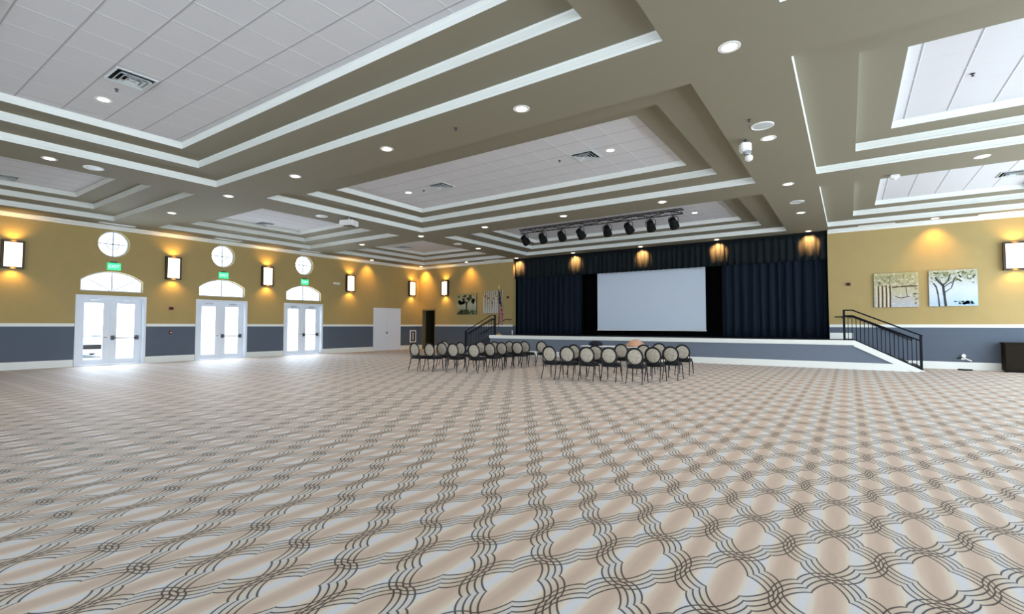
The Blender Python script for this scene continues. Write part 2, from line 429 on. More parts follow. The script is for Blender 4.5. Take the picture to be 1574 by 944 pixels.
# ------------------------------------------------------------------ glazed doors, arched transoms, round windows
xf = XL - 0.16                        # plane of the doors inside the wall thickness
for k, yc in enumerate(DY):
    d = struct(bpy.data.objects.new('door_%d' % (k + 1), None)); COL.objects.link(d); d.location = (xf, yc, 0)
    cs = MB(); cs.frame('X', XL - xf, XL - xf + 0.035, -1.09, 1.09, 0, 2.625, (0.085, 0.085, 0.0, 0.085))
    cs.frame('X', -0.08, XL - xf, -1.03, 1.03, 0, 2.57, (0.05, 0.05, 0.0, 0.05)); cs.box(-0.08, XL - xf, -0.98, 0.98, 0, 0.025)
    cs.build('casing', 'white', d)
    for s in (-1, 1):
        y0, y1 = (-0.978, -0.004) if s < 0 else (0.004, 0.978)
        lf = MB().frame('X', -0.025, 0.025, y0, y1, 0.03, 2.518, (0.185, 0.235, 0.20, 0.19) if s < 0 else (0.17, 0.235, 0.20, 0.19))
        lf.frame('X', 0.025, 0.034, y0 + 0.165, y1 - 0.215, 0.21, 2.35, 0.02)
        leaf = lf.build('door_leaf', 'white', d)
        MB().box(-0.006, 0.006, y0 + 0.16, y1 - 0.22, 0.22, 2.34).build('pane', 'glass', leaf)
        if s > 0:
            br = MB().tube([(0.085, y0 + 0.10, 1.02), (0.085, y1 - 0.13, 1.02)], 0.022, 8)
            bar = br.build('panic_bar', 'iron', leaf, smooth=True)
            for yy, w in ((y0 + 0.055, 0.05), (y1 - 0.14, 0.055)):
                MB().box(0.02, 0.105, yy - w, yy + w, 0.94, 1.11).build('bar_housing', 'darkmetal', bar, bevel=0.012)
        else:
            pl = MB().box(0.02, 0.034, y1 - 0.15, y1 - 0.08, 1.00, 1.30).build('handle_plate', 'ivory', leaf, bevel=0.004)
            h = MB().tube([(0.03, y1 - 0.115, 1.04), (0.08, y1 - 0.115, 1.04), (0.08, y1 - 0.20, 1.04)], 0.012, 8)
            h.build('lever', 'darkmetal', pl, smooth=True)
    MB().box(-0.02, 0.04, -0.02, 0.02, 0.03, 2.518).build('astragal', 'white', d)
    for s in (-0.5, 0.5):
        MB().box(0.02, 0.07, s - 0.16, s + 0.16, 2.42, 2.48).build('door_closer', 'chrome', d, bevel=0.008)
    # arched transom
    w = struct(bpy.data.objects.new('window_%d' % (2 * k + 1), None)); COL.objects.link(w); w.location = (xf, yc, 0)
    outer = arch_poly(0.965, 2.775, 3.2, 3.545, 18); inner = arch_poly(0.915, 2.825, 3.17, 3.495, 18)
    fr = MB(); n = len(outer)
    v = [(t, u, z) for t in (-0.05, 0.05) for pl_ in (outer, inner) for u, z in pl_]
    fs = []
    for i in range(n):
        j = (i + 1) % n
        fs += [(i, j, n + j, n + i), (2 * n + i, 3 * n + i, 3 * n + j, 2 * n + j), (n + i, n + j, 3 * n + j, 3 * n + i), (i, 2 * n + i, 2 * n + j, j)]
    fr.add(v, fs); fr.build('window_frame', 'white', w)
    mt = MB(); mt.box(-0.03, 0.03, -0.03, 0.03, 2.82, 3.50)
    for sg in (-1, 1):
        mt.tube([(0, sg * 0.06, 2.84), (0, sg * 0.74, 3.24)], 0.026, 6)
    mt.build('muntin', 'white', w)
    MB().prism(inner, 'X', -0.004, 0.004).build('pane', 'glass', w)
    # round window
    w = struct(bpy.data.objects.new('window_%d' % (2 * k + 2), None)); COL.objects.link(w); w.location = (xf, yc, 4.60)
    ringp = [(0, 0.475 * math.cos(2 * PI * i / 40), 0.475 * math.sin(2 * PI * i / 40)) for i in range(40)]
    MB().tube(ringp, 0.03, 8, closed=True).build('window_frame', 'white', w, smooth=True)
    mt = MB(); mt.box(-0.03, 0.03, -0.022, 0.022, -0.46, 0.46); mt.box(-0.03, 0.03, -0.46, 0.46, -0.022, 0.022)
    mt.tube([(0, 0.2 * math.cos(2 * PI * i / 24), 0.2 * math.sin(2 * PI * i / 24)) for i in range(24)], 0.02, 6, closed=True)
    mt.build('muntin', 'white', w)
    MB().lathe([(0.465, -0.004), (0.465, 0.004)], 40, axis='X').build('pane', 'glass', w)
# solid white service door
d = struct(bpy.data.objects.new('door_4', None)); COL.objects.link(d); d.location = (XL, 20.26, 0)
MB().frame('X', 0.0, 0.03, -1.06, 1.06, 0, 2.56, (0.07, 0.07, 0, 0.07)).build('casing', 'white', d)
for s in (-1, 1):
    a, b = (-0.988, -0.003) if s < 0 else (0.003, 0.988)
    MB().box(0.0, 0.022, a, b, 0.01, 2.486).build('door_leaf', 'white', d)
pl = MB().box(0.022, 0.03, -0.10, -0.03, 0.98, 1.16).build('handle_plate', 'chrome', d)
MB().lathe([(0.02, 0.0), (0.02, 0.03), (0.04, 0.045), (0.04, 0.07), (0.02, 0.085)], 14, axis='X', c=(0.03, -0.065, 1.06)).build('knob', 'darkmetal', pl, smooth=True)

# outside: forecourt and a parked car
struct(MB().box(-70, XL - 0.42, -30, 60, -0.2, -0.04).build('forecourt_pavement', 'pave'))
car = thing('car', 'white car parked outside the glazed doors nearest the camera', 'car', (-29.2, 8.0, -0.04), 0)
side = [(-4.3, 0.35), (-4.35, 0.75), (-4.2, 0.95), (-3.7, 1.0), (-3.1, 1.40), (-1.9, 1.44), (-0.95, 0.98), (-0.15, 0.86), (0.02, 0.70), (0.05, 0.35), (-0.1, 0.22), (-4.2, 0.22)]
MB().prism(side, 'Y', -0.86, 0.86).build('body', 'car', car, bevel=0.07)
MB().add([(-1.86, -0.66, 1.40), (-1.86, 0.66, 1.40), (-0.93, 0.76, 1.0), (-0.93, -0.76, 1.0)], [(0, 1, 2, 3)]).add([(-1.86, -0.66, 1.43), (-1.86, 0.66, 1.43), (-0.90, 0.76, 1.03), (-0.90, -0.76, 1.03)], [(0, 1, 2, 3)]).build('windscreen', 'carglass', car)
MB().box(0.02, 0.07, -0.55, 0.55, 0.42, 0.64).build('grille', 'blackplastic', car, bevel=0.01)
for s in (-1, 1):
    MB().box(-0.02, 0.06, s * 0.72 - 0.12, s * 0.72 + 0.12, 0.58, 0.72).build('headlight', 'ivory', car, bevel=0.02)
    for xx in (-0.85, -3.5):
        wh = MB().lathe([(0.18, -0.1), (0.31, -0.1), (0.33, -0.06), (0.33, 0.06), (0.31, 0.1), (0.18, 0.1)], 24, axis='Y', c=(xx, s * 0.80, 0.33))
        wh.build('wheel', 'tyre', car, smooth=True)

# ------------------------------------------------------------------ wall sconces
def sconce(loc, rz, label):
    t = thing('wall_sconce', label, 'wall light', loc, rz, 'wood framed wall sconces')      # local +X points into the room
    MB().frame('X', 0.02, 0.15, -0.28, 0.28, -0.475, 0.475, (0.06, 0.06, 0.065, 0.065)).build('frame', 'wood', t)
    bk = MB().box(0.0, 0.03, -0.20, 0.20, -0.40, 0.40).build('backplate', 'wood', t)
    MB().box(0.105, 0.135, -0.23, 0.23, -0.415, 0.415).build('glass_panel', 'sconce', t)
    for s in (-1, 1):
        lamp_spot(t, 'sconce_lamp', (0.19, 0, s * 0.44), (0.03, 0, s * 0.9), 50, (1.0, 0.56, 0.13), 130, 0.9, 0.08)
    return t
SL = ['lit wood-framed sconce at the far left, before the first glazed doors', 'lit wood-framed sconce between the first and second glazed doors',
      'lit wood-framed sconce between the second and third glazed doors', 'lit wood-framed sconce between the third glazed doors and plain white door',
      'lit wood-framed sconce in the corner on the window wall, past the plain white door']
for y, lb in zip((4.02, 8.75, 12.74, 17.50, 22.22), SL): sconce((XL, y, 3.86), 0, lb)
sconce((-20.71, YB, 3.83), -PI / 2, 'lit wood-framed sconce on the stage wall left of the curtain')
sconce((4.58, YB, 3.84), -PI / 2, 'lit wood-framed sconce on the stage wall right of the tree pictures')

# ------------------------------------------------------------------ exit signs
def text_mesh(s, size):
    cu = bpy.data.curves.new('txt', 'FONT'); cu.body = s; cu.size = size; cu.extrude = 0.004; cu.align_x = 'CENTER'; cu.align_y = 'CENTER'
    o = bpy.data.objects.new('txt', cu); COL.objects.link(o)
    me = bpy.data.meshes.new_from_object(o.evaluated_get(bpy.context.evaluated_depsgraph_get())); bpy.data.objects.remove(o)
    return me
tm = text_mesh('EXIT', 0.17); tm.materials.append(M['exitletters'])
for y, lb in zip(DY, ('glowing green exit sign over the glazed doors nearest the camera', 'glowing green exit sign over the middle glazed doors', 'glowing green exit sign over the farthest glazed doors')):
    t = thing('exit_sign', lb, 'exit sign', (XL, y, 3.75), 0, 'green exit signs')
    MB().box(0.0, 0.07, -0.10, 0.10, 0.12, 0.17).build('housing', 'darkmetal', t, bevel=0.008)
    MB().box(0.025, 0.045, -0.21, 0.21, -0.15, 0.12).build('panel', 'exit', t, bevel=0.006)
    o = bpy.data.objects.new('lettering', tm); COL.objects.link(o); o.parent = t; o.location = (0.046, 0, -0.02); o.rotation_euler = (PI / 2, 0, PI / 2)

# ------------------------------------------------------------------ small wall devices
def strobe(loc, rz, lb):
    t = thing('alarm_strobe', lb, 'fire alarm', loc, rz)
    MB().box(-0.006, 0.05, -0.08, 0.08, -0.065, 0.065).build('housing', 'red', t, bevel=0.012)
    MB().lathe([(0.04, 0.05), (0.035, 0.075), (0.012, 0.09)], 12, axis='X').build('lens', 'blackplastic', t, smooth=True)
strobe((XL, 8.74, 2.2), 0, 'small dark red alarm strobe on the window wall, right of the first glazed doors')
strobe((-15.97, YB, 3.12), -PI / 2, 'small dark red alarm strobe left of the stage curtain')
strobe((0.01, YB, 3.11), -PI / 2, 'small dark red alarm strobe right of the stage curtain')
t = thing('pull_station', 'small dark red fire alarm pull box on grey wainscot between glazed doors', 'fire alarm', (XL, 8.74, 1.21))
MB().box(-0.006, 0.05, -0.055, 0.055, -0.075, 0.075).build('housing', 'red', t, bevel=0.01)
MB().box(0.05, 0.07, -0.035, 0.035, -0.02, 0.005).build('handle', 'ivory', t, bevel=0.004)
t = thing('wall_speaker', 'small white wall unit high up beside the farthest glazed doors', 'wall unit', (XL, 16.65, 3.8))
MB().box(0, 0.07, -0.2, 0.2, -0.05, 0.05).build('housing', 'ivory', t, bevel=0.012)
MB().box(0.07, 0.078, -0.17, 0.17, -0.03, 0.0).build('grille', 'vent', t)
t = thing('extinguisher_cabinet', 'white-framed fire extinguisher cabinet on wainscot near the corner', 'cabinet', (XL, 22.38, 0.82))
MB().frame('X', 0, 0.05, -0.26, 0.26, -0.39, 0.39, 0.075).build('frame', 'ivory', t)
MB().box(0.005, 0.03, -0.19, 0.19, -0.32, 0.32).build('door', 'blackplastic', t)
MB().box(0.03, 0.04, -0.05, 0.05, -0.25, 0.25).build('vertical_label', 'ivory', t)

# ------------------------------------------------------------------ pictures
def blob(mb, cx, cz, r, y, n=9):
    p = [(cx + r * random.uniform(0.6, 1.15) * math.cos(2 * PI * i / n), cz + r * random.uniform(0.5, 1.0) * math.sin(2 * PI * i / n)) for i in range(n)]
    mb.prism(p, 'Y', y, y + 0.003)
def stroke(mb, pts, w, y):
    for (a, b), (c, d) in zip(pts, pts[1:]):
        dx, dz = c - a, d - b; L = math.hypot(dx, dz) or 1; nx, nz = -dz / L * w / 2, dx / L * w / 2
        mb.prism([(a - nx, b - nz), (c - nx * 0.8, d - nz * 0.8), (c + nx * 0.8, d + nz * 0.8), (a + nx, b + nz)], 'Y', y, y + 0.003)
def picture(x0, x1, z0, z1, lb, mat, layers):
    cx, cz = (x0 + x1) / 2, (z0 + z1) / 2; w, h = (x1 - x0) / 2, (z1 - z0) / 2
    t = thing('tree_picture', lb, 'picture', (cx, YB, cz))
    MB().box(-w, w, -0.055, 0, -h, h).build('canvas_edge', 'canvasedge', t)
    MB().box(-w, w, -0.06, -0.055, -h, h).build('painted_canvas', mat, t)
    for nm, c, fn in layers:
        mb = MB(); fn(mb, w, h)
        mb.build(nm, paint(nm + '_paint', c, 0.8, 0.1, 0.3, 30), t)
Y1, Y2_, Y3_ = -0.0635, -0.067, -0.0705
# left pair
def trunk_l(mb, w, h): stroke(mb, [(0.0, -h), (0.01, -0.2), (-0.02, 0.15)], 0.09, Y1); stroke(mb, [(0, 0.0), (0.25, 0.3)], 0.05, Y1); stroke(mb, [(0, 0.05), (-0.3, 0.35)], 0.05, Y1)
def crown_l(mb, w, h):
    for i in range(34): blob(mb, random.uniform(-0.65, 0.6), random.uniform(0.02, h - 0.12), random.uniform(0.06, 0.15), Y2_)
def grass_l(mb, w, h):
    for i in range(26): blob(mb, random.uniform(-w + 0.1, w - 0.1), random.uniform(-h + 0.05, -h + 0.25), random.uniform(0.05, 0.11), Y2_)
picture(-19.75, -18.22, 2.17, 3.44, 'canvas of a dark round-crowned tree, left of the flag', canvas_mat('pale_green_wash', (0.12, 0.14, 0.07), (0.34, 0.36, 0.27), (0.24, 0.22, 0.10), (0.38, 0.40, 0.30), 2.17, 3.44),
        [('trunk', (0.02, 0.025, 0.02), trunk_l), ('foliage', (0.035, 0.06, 0.04), crown_l), ('grass', (0.06, 0.08, 0.04), grass_l)])
def birch(mb, w, h):
    for i in range(9):
        xx = -w + 0.08 + i * 0.16; stroke(mb, [(xx, -h), (xx + random.uniform(-.05, .05), 0), (xx + random.uniform(-.08, .08), h)], 0.045, Y1)
def leaf_b(mb, w, h):
    for i in range(18): blob(mb, random.uniform(-w + 0.08, w - 0.08), random.uniform(-h + .1, h - 0.1), random.uniform(0.03, 0.08), Y2_)
picture(-17.72, -16.40, 2.24, 3.53, 'canvas of pale birch trunks, partly behind the flag', canvas_mat('grey_wash', (0.34, 0.34, 0.32), (0.30, 0.28, 0.20), (0.26, 0.22, 0.10), (0.42, 0.42, 0.38), 2.24, 3.53),
        [('trunks', (0.62, 0.62, 0.58), birch), ('leaves', (0.22, 0.13, 0.05), leaf_b)])
# right pair
def trunk_m(mb, w, h):
    for xx in (-0.52, -0.40, -0.28, -0.17): stroke(mb, [(xx, -h), (xx + 0.01, -0.15), (xx, 0.18)], 0.045, Y1)
    stroke(mb, [(-0.10, 0.10), (0.15, 0.12), (0.40, 0.13), (w - 0.03, 0.12)], 0.05, Y1)
    stroke(mb, [(-0.02, -0.24), (0.15, -0.30), (0.4, -0.24)], 0.025, Y1); stroke(mb, [(-0.2, 0.2), (-0.15, 0.5)], 0.015, Y1); stroke(mb, [(0.3, 0.1), (0.32, -0.25)], 0.02, Y1)
def birch_m(mb, w, h):
    for xx in (-0.57, -0.46, -0.34, -0.23): stroke(mb, [(xx, -h), (xx, -0.1), (xx + 0.01, 0.22)], 0.05, Y2_)
def fol_m(mb, w, h):
    for i in range(120):
        blob(mb, random.uniform(-w + 0.06, w - 0.06), random.triangular(-0.05, h - 0.06, h - 0.15), random.uniform(0.012, 0.035), Y2_, 7)
    for i in range(12): blob(mb, w - random.uniform(0.04, 0.12), random.uniform(-h + .1, 0.3), random.uniform(0.02, 0.05), Y2_, 7)
picture(0.80, 2.09, 2.20, 3.46, 'landscape canvas with slim trunks and a horizontal bough, nearer the stage', canvas_mat('cream_blue_wash', (0.40, 0.42, 0.46), (0.42, 0.39, 0.26), (0.36, 0.34, 0.16), (0.55, 0.53, 0.44), 2.2, 3.46),
        [('trunks', (0.09, 0.06, 0.03), trunk_m), ('pale_trunks', (0.62, 0.55, 0.42), birch_m), ('foliage', (0.30, 0.27, 0.14), fol_m)])
def trunk_r(mb, w, h):
    stroke(mb, [(-0.20, -h), (-0.23, -0.25), (-0.26, 0.10), (-0.40, 0.28), (-0.46, 0.4)], 0.075, Y1); stroke(mb, [(-0.26, 0.10), (-0.12, 0.26), (-0.06, 0.5)], 0.045, Y1)
    stroke(mb, [(-0.22, -0.15), (-0.04, 0.0), (0.06, 0.35)], 0.03, Y1); stroke(mb, [(-0.26, 0.02), (-0.10, 0.16), (0.02, 0.22), (0.08, 0.4)], 0.03, Y1); stroke(mb, [(-0.37, -h), (-0.40, -0.2), (-0.44, 0.05), (-0.52, 0.2)], 0.045, Y1)
def fol_r(mb, w, h):
    for i in range(130):
        xx = random.uniform(-w + 0.05, w - 0.06); blob(mb, xx, h - 0.04 - random.triangular(0.0, 0.42, 0.08), random.uniform(0.012, 0.038), Y2_, 7)
def blue_r(mb, w, h):
    for i in range(40): blob(mb, random.triangular(0.0, w - 0.08, w - 0.15), -h + random.uniform(0.07, 0.17), random.uniform(0.02, 0.05), Y2_)
picture(2.38, 3.66, 2.205, 3.475, 'landscape canvas of a forked tree over pale blue, nearer the sconce', canvas_mat('pale_blue_wash', (0.40, 0.54, 0.64), (0.55, 0.62, 0.70), (0.36, 0.38, 0.26), (0.50, 0.57, 0.62), 2.2, 3.48),
        [('trunks', (0.05, 0.06, 0.055), trunk_r), ('foliage', (0.20, 0.22, 0.10), fol_r), ('shrubs', (0.20, 0.36, 0.46), blue_r)])

# ------------------------------------------------------------------ stage
YS, ZD = 20.85, 1.0
XS0, XS1 = -15.72, 0.12
st = thing('stage', 'low grey stage with white lip and baseboard under the dark curtain', 'stage', ((XS0 + XS1) / 2, YS, 0))
cx = (XS0 + XS1) / 2; hw = (XS1 - XS0) / 2
MB().box(-hw, hw, 0.0, YB - YS - 0.03, 0, 0.96).build('front_panel', 'grey', st)
MB().box(-7.45 , hw - 0.80, YB - YS - 0.03, YB - YS + 1.7, 0.5, 0.96)
dk = MB().box(-hw, hw, -0.03, YB - YS - 0.03, 0.96, 1.0); dk.box(-15.60 - cx, -0.66 - cx, YB - YS - 0.03, YB - YS + 1.69, 0.9, 1.0)
dk.build('deck', 'deck', st)
lp = MB().box(-hw - 0.02, hw, -0.05, 0.0, 0.855, 1.005); lp.box(-hw, hw, -0.02, 0, 0.835, 0.855); lp.build('lip', 'trim', st)
bs = MB().box(-hw, hw, -0.025, 0, 0, 0.215); bs.box(-hw, hw, -0.014, 0, 0.215, 0.24); bs.build('baseboard', 'trim', st)
# stairs at both ends; local +X runs down and away from the stage
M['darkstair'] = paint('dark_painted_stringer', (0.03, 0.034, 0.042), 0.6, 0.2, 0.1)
def stairs(x, sgn, lb):
    t = thing('stage_stairs', lb, 'stairs', (x, YS, 0))
    run, nst = 1.82, 6
    tr = MB()
    for i in range(nst - 1):
        xa, xb = i * run / (nst - 1), (i + 1) * run / (nst - 1); zz = ZD - (i + 1) * ZD / nst
        a, b = sorted((sgn * xa, sgn * xb)); tr.box(a, b, 0.09, YB - YS - 0.05, 0, zz)
    tr.build('steps', 'deck', t)
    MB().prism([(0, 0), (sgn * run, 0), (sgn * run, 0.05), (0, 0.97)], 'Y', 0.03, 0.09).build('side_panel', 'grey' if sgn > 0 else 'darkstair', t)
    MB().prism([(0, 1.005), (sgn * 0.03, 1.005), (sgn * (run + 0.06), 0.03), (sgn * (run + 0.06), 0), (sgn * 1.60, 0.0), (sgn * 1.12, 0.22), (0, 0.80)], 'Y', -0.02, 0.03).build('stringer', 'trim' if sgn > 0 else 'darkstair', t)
    a, b = sorted((0, sgn * 1.5))
    MB().prism([(0, 0), (sgn * 1.58, 0), (sgn * 1.1, 0.235), (0, 0.235)], 'Y', -0.028, 0.03).build('baseboard', 'trim', t)
    return t
stairs(XS1, 1, 'stairs with white stringer at the right end of the stage')
stairs(XS0, -1, 'stairs at the left end of the stage behind the chairs')
def railing(xpost, xlow, sgn, lb):
    """xpost: upper post on the stage, xlow: lower post on the floor"""
    t = thing('stair_railing', lb, 'railing', (xpost, YS + 0.035, 0))
    D = abs(xlow - xpost); fl = 0.24
    ztop, zlow = 2.06, 1.19
    def zt(u): return ztop if u < fl else ztop - (ztop - zlow) * (u - fl) / (D - fl)
    def zb(u): return 1.05 if u < fl else 1.05 - 0.97 * (u - fl) / (D - fl)
    def P(u, z): return (sgn * u, 0, z)
    MB().box(-0.035, 0.035, -0.035, 0.035, 1.0, ztop + 0.01).build('post', 'iron', t)
    MB().box(sgn * D - 0.035, sgn * D + 0.035, -0.035, 0.035, 0.0, zlow + 0.01).build('post', 'iron', t)
    MB().box(sgn * D - 0.06, sgn * D + 0.06, -0.06, 0.06, 0.0, 0.012).build('foot_plate', 'iron', t)
    MB().tube([P(-0.02, ztop), P(fl, ztop), P(D + 0.05, zlow - 0.01)], 0.024, 8).build('top_rail', 'iron', t, smooth=True)
    MB().tube([P(0, ztop - 0.19), P(fl, ztop - 0.19), P(D, zlow - 0.17)], 0.022, 8).build('lower_rail', 'iron', t, smooth=True)
    MB().tube([P(0, 1.05), P(fl, 1.05), P(D, 0.08)], 0.016, 6).build('bottom_rail', 'iron', t)
    hr = MB().tube([(sgn * 0.10, -0.0 + 0.075, ztop - 0.23), (sgn * fl, 0.075, ztop - 0.23), (sgn * (D - 0.18), 0.075, zlow - 0.11)], 0.022, 8).build('handrail', 'iron', t, smooth=True)
    for u in (0.16, D * 0.52, D - 0.25):
        z = zt(u) - 0.24
        MB().tube([P(u, z + 0.04), (sgn * u, 0.04, z - 0.05), (sgn * u, 0.075, z - 0.01)], 0.012, 6).build('bracket', 'iron', hr)
    nb = 18
    for i in range(1, nb):
        u = D * i / nb
        MB().box(sgn * u - 0.011, sgn * u + 0.011, -0.011, 0.011, zb(u), zt(u) - 0.19).build('baluster', 'iron', t)
    return t
railing(-0.14, 1.93, 1, 'black iron railing of the right-hand stage stairs')
railing(-15.42, -17.42, -1, 'black iron railing of the left-hand stage stairs by the flag')
def wall_rail(xa, xb, lb, flat):
    t = thing('wall_handrail', lb, 'handrail', (xa, YB - 0.08, 0))
    s = 1 if xb > xa else -1; D = abs(xb - xa)
    MB().tube([(-s * flat, 0, 1.86), (0, 0, 1.86), (s * D, 0, 1.02)], 0.02, 8).build('rail', 'iron', t, smooth=True)
    for u in (-flat * 0.6, D * 0.35, D * 0.8):
        z = 1.86 if u < 0 else 1.86 - 0.84 * u / D
        MB().tube([(s * u, 0, z), (s * u, 0.02, z - 0.06), (s * u, 0.08, z - 0.06)], 0.010, 6).build('bracket', 'iron', t)
wall_rail(0.15, 1.8, 'dark handrail on the wall behind the right-hand stage stairs', 0.6)
wall_rail(-16.1, -17.9, 'dark handrail on the wall behind the left-hand stage stairs', 0.42)

# ------------------------------------------------------------------ curtains and screen
def pleats(x0, x1, y, z0, z1, pitch_, amp, seed, nz=6, flare=0.0):
    rnd = random.Random(seed); nx = int((x1 - x0) / 0.025); ph = [rnd.uniform(0.8, 1.25) for _ in range(200)]
    v = []; f = []
    acc = 0; th = []
    for i in range(nx + 1):
        k = min(199, int(acc / (2 * PI))); acc += 2 * PI * ((x1 - x0) / nx) / (pitch_ * ph[k]); th.append((acc, rnd.uniform(0.9, 1.1), ph[(k * 7) % 199]))
    for j in range(nz + 1):
        h = j / nz
        for i in range(nx + 1):
            a, r, pa = th[i]; A = amp * (0.55 + 0.45 * (1 - h) + flare * (1 - h)) * pa
            x = x0 + (x1 - x0) * i / nx + 0.012 * math.sin(a * 0.5 + 3 * h)
            s = math.sin(a + 0.25 * math.sin(2.1 * h + pa * 5)); s = math.copysign(abs(s) ** 0.75, s)
            v.append((x, y + A * s + 0.2 * A * math.sin(2.3 * a), z0 + (z1 - z0) * h))
    w = nx + 1
    for j in range(nz):
        for i in range(nx): f.append((j * w + i, j * w + i + 1, (j + 1) * w + i + 1, (j + 1) * w + i))
    mb = MB(); mb.v, mb.f = v, f; return mb
def solid(o, th=0.012):
    md = o.modifiers.new('thickness', 'SOLIDIFY'); md.thickness = th; return o
va = tag(pleats(-15.60, -0.66, YB + 0.09, 4.15, 5.22, 0.26, 0.045, 1, 5).build('curtain_valance', 'valance', smooth=True), 'dark pleated valance running across the top of the stage', 'curtain'); solid(va)
MB().box(-15.6, -0.66, YB + 0.05, YB + 0.13, 5.20, 5.26).build('rail', 'blackplastic', va)
for x0, x1, sd, lb in ((-15.58, -11.48, 3, 'navy pleated stage curtain left of the projection screen'), (-4.62, -0.66, 5, 'navy pleated stage curtain right of the projection screen')):
    o = tag(pleats(x0, x1, YB + 0.30, 1.005, 5.18, 0.30, 0.07, sd, 8).build('stage_curtain', 'curtain', smooth=True), lb, 'curtain', 'navy stage curtains'); solid(o)
    MB().tube([(x0, YB + 0.30, 5.19), (x1, YB + 0.30, 5.19)], 0.03, 8).build('track', 'blackplastic', o)
o = tag(pleats(-15.58, -0.67, YB + 1.45, 1.005, 5.2, 0.4, 0.06, 9, 3).build('stage_backdrop', 'backdrop', smooth=True), 'black backdrop hanging behind the projection screen', 'curtain'); solid(o)
sc = thing('projection_screen', 'large blank white projection screen hanging over the stage', 'screen', (-8.06, YB + 0.62, 1.27))
MB().box(-2.68, 2.68, -0.006, 0.006, 0.03, 3.9).build('screen_fabric', 'screen', sc)
MB().tube([(-2.70, 0, 0.015), (2.70, 0, 0.015)], 0.028, 10).build('weight_bar', 'ivory', sc, smooth=True)
MB().box(-2.85, 2.85, -0.1, 0.1, 3.86, 3.998).build('roller_case', 'blackplastic', sc, bevel=0.01)

# ------------------------------------------------------------------ flag on the stage
fg = thing('flag', 'red, white and blue flag draped on a pole at the left end of stage', 'flag', (-15.47, 21.3, 1.001))
m, nt, b = new_mat('flag_cloth'); x, y, z = pos(nt, True)
sv = (z * 7.0 + x * 22.0).mod(1.0).lt(0.62)
stripes = mix(nt, sv, (0.42, 0.36, 0.36), (0.22, 0.008, 0.02))
vo = nt.nodes.new('ShaderNodeTexVoronoi'); vo.inputs['Scale'].default_value = 14; tcn = nt.nodes.new('ShaderNodeTexCoord'); nt.links.new(tcn.outputs['Object'], vo.inputs[0])
stars = N(nt, vo.outputs['Distance']).lt(0.22)
union = mix(nt, stars, (0.008, 0.012, 0.05), (0.5, 0.5, 0.5))
nt.links.new(mix(nt, (z + x * 1.2).gt(1.72), stripes, union), b.inputs['Base Color']); b.inputs['Roughness'].default_value = 0.7
M['flag'] = m
MB().lathe([(0.17, 0.0), (0.17, 0.02), (0.12, 0.05), (0.04, 0.08), (0.03, 0.12)], 20).build('base', 'gold', fg, smooth=True)
MB().tube([(0, 0, 0.05), (0, 0, 2.45)], 0.016, 8).build('pole', 'pole', fg, smooth=True)
MB().lathe([(0.01, 2.44), (0.035, 2.47), (0.04, 2.50), (0.02, 2.53), (0.045, 2.58), (0.03, 2.64), (0.004, 2.72)], 12).build('finial', 'gold', fg, smooth=True)
v, f = [], []; nu, nz = 26, 24
for j in range(nz + 1):
    h = j / nz; wid = 0.05 + 0.24 * math.sin(min(1, (1 - h) * 1.25) * PI / 2) * (1 - 0.35 * max(0, (0.3 - h) / 0.3))
    for i in range(nu + 1):
        u = i / nu; v.append((u * wid - 0.02 + 0.012 * math.sin(9 * u + 6 * h), 0.045 * math.sin(u * 15 + 2.5 * h) * (0.3 + u), 0.72 + 1.70 * h - 0.22 * u * (1 - 0.5 * h)))
for j in range(nz):
    for i in range(nu): a = j * (nu + 1) + i; f.append((a, a + 1, a + nu + 2, a + nu + 1))
mb = MB(); mb.v, mb.f = v, f; solid(mb.build('cloth', 'flag', fg, smooth=True), 0.006)

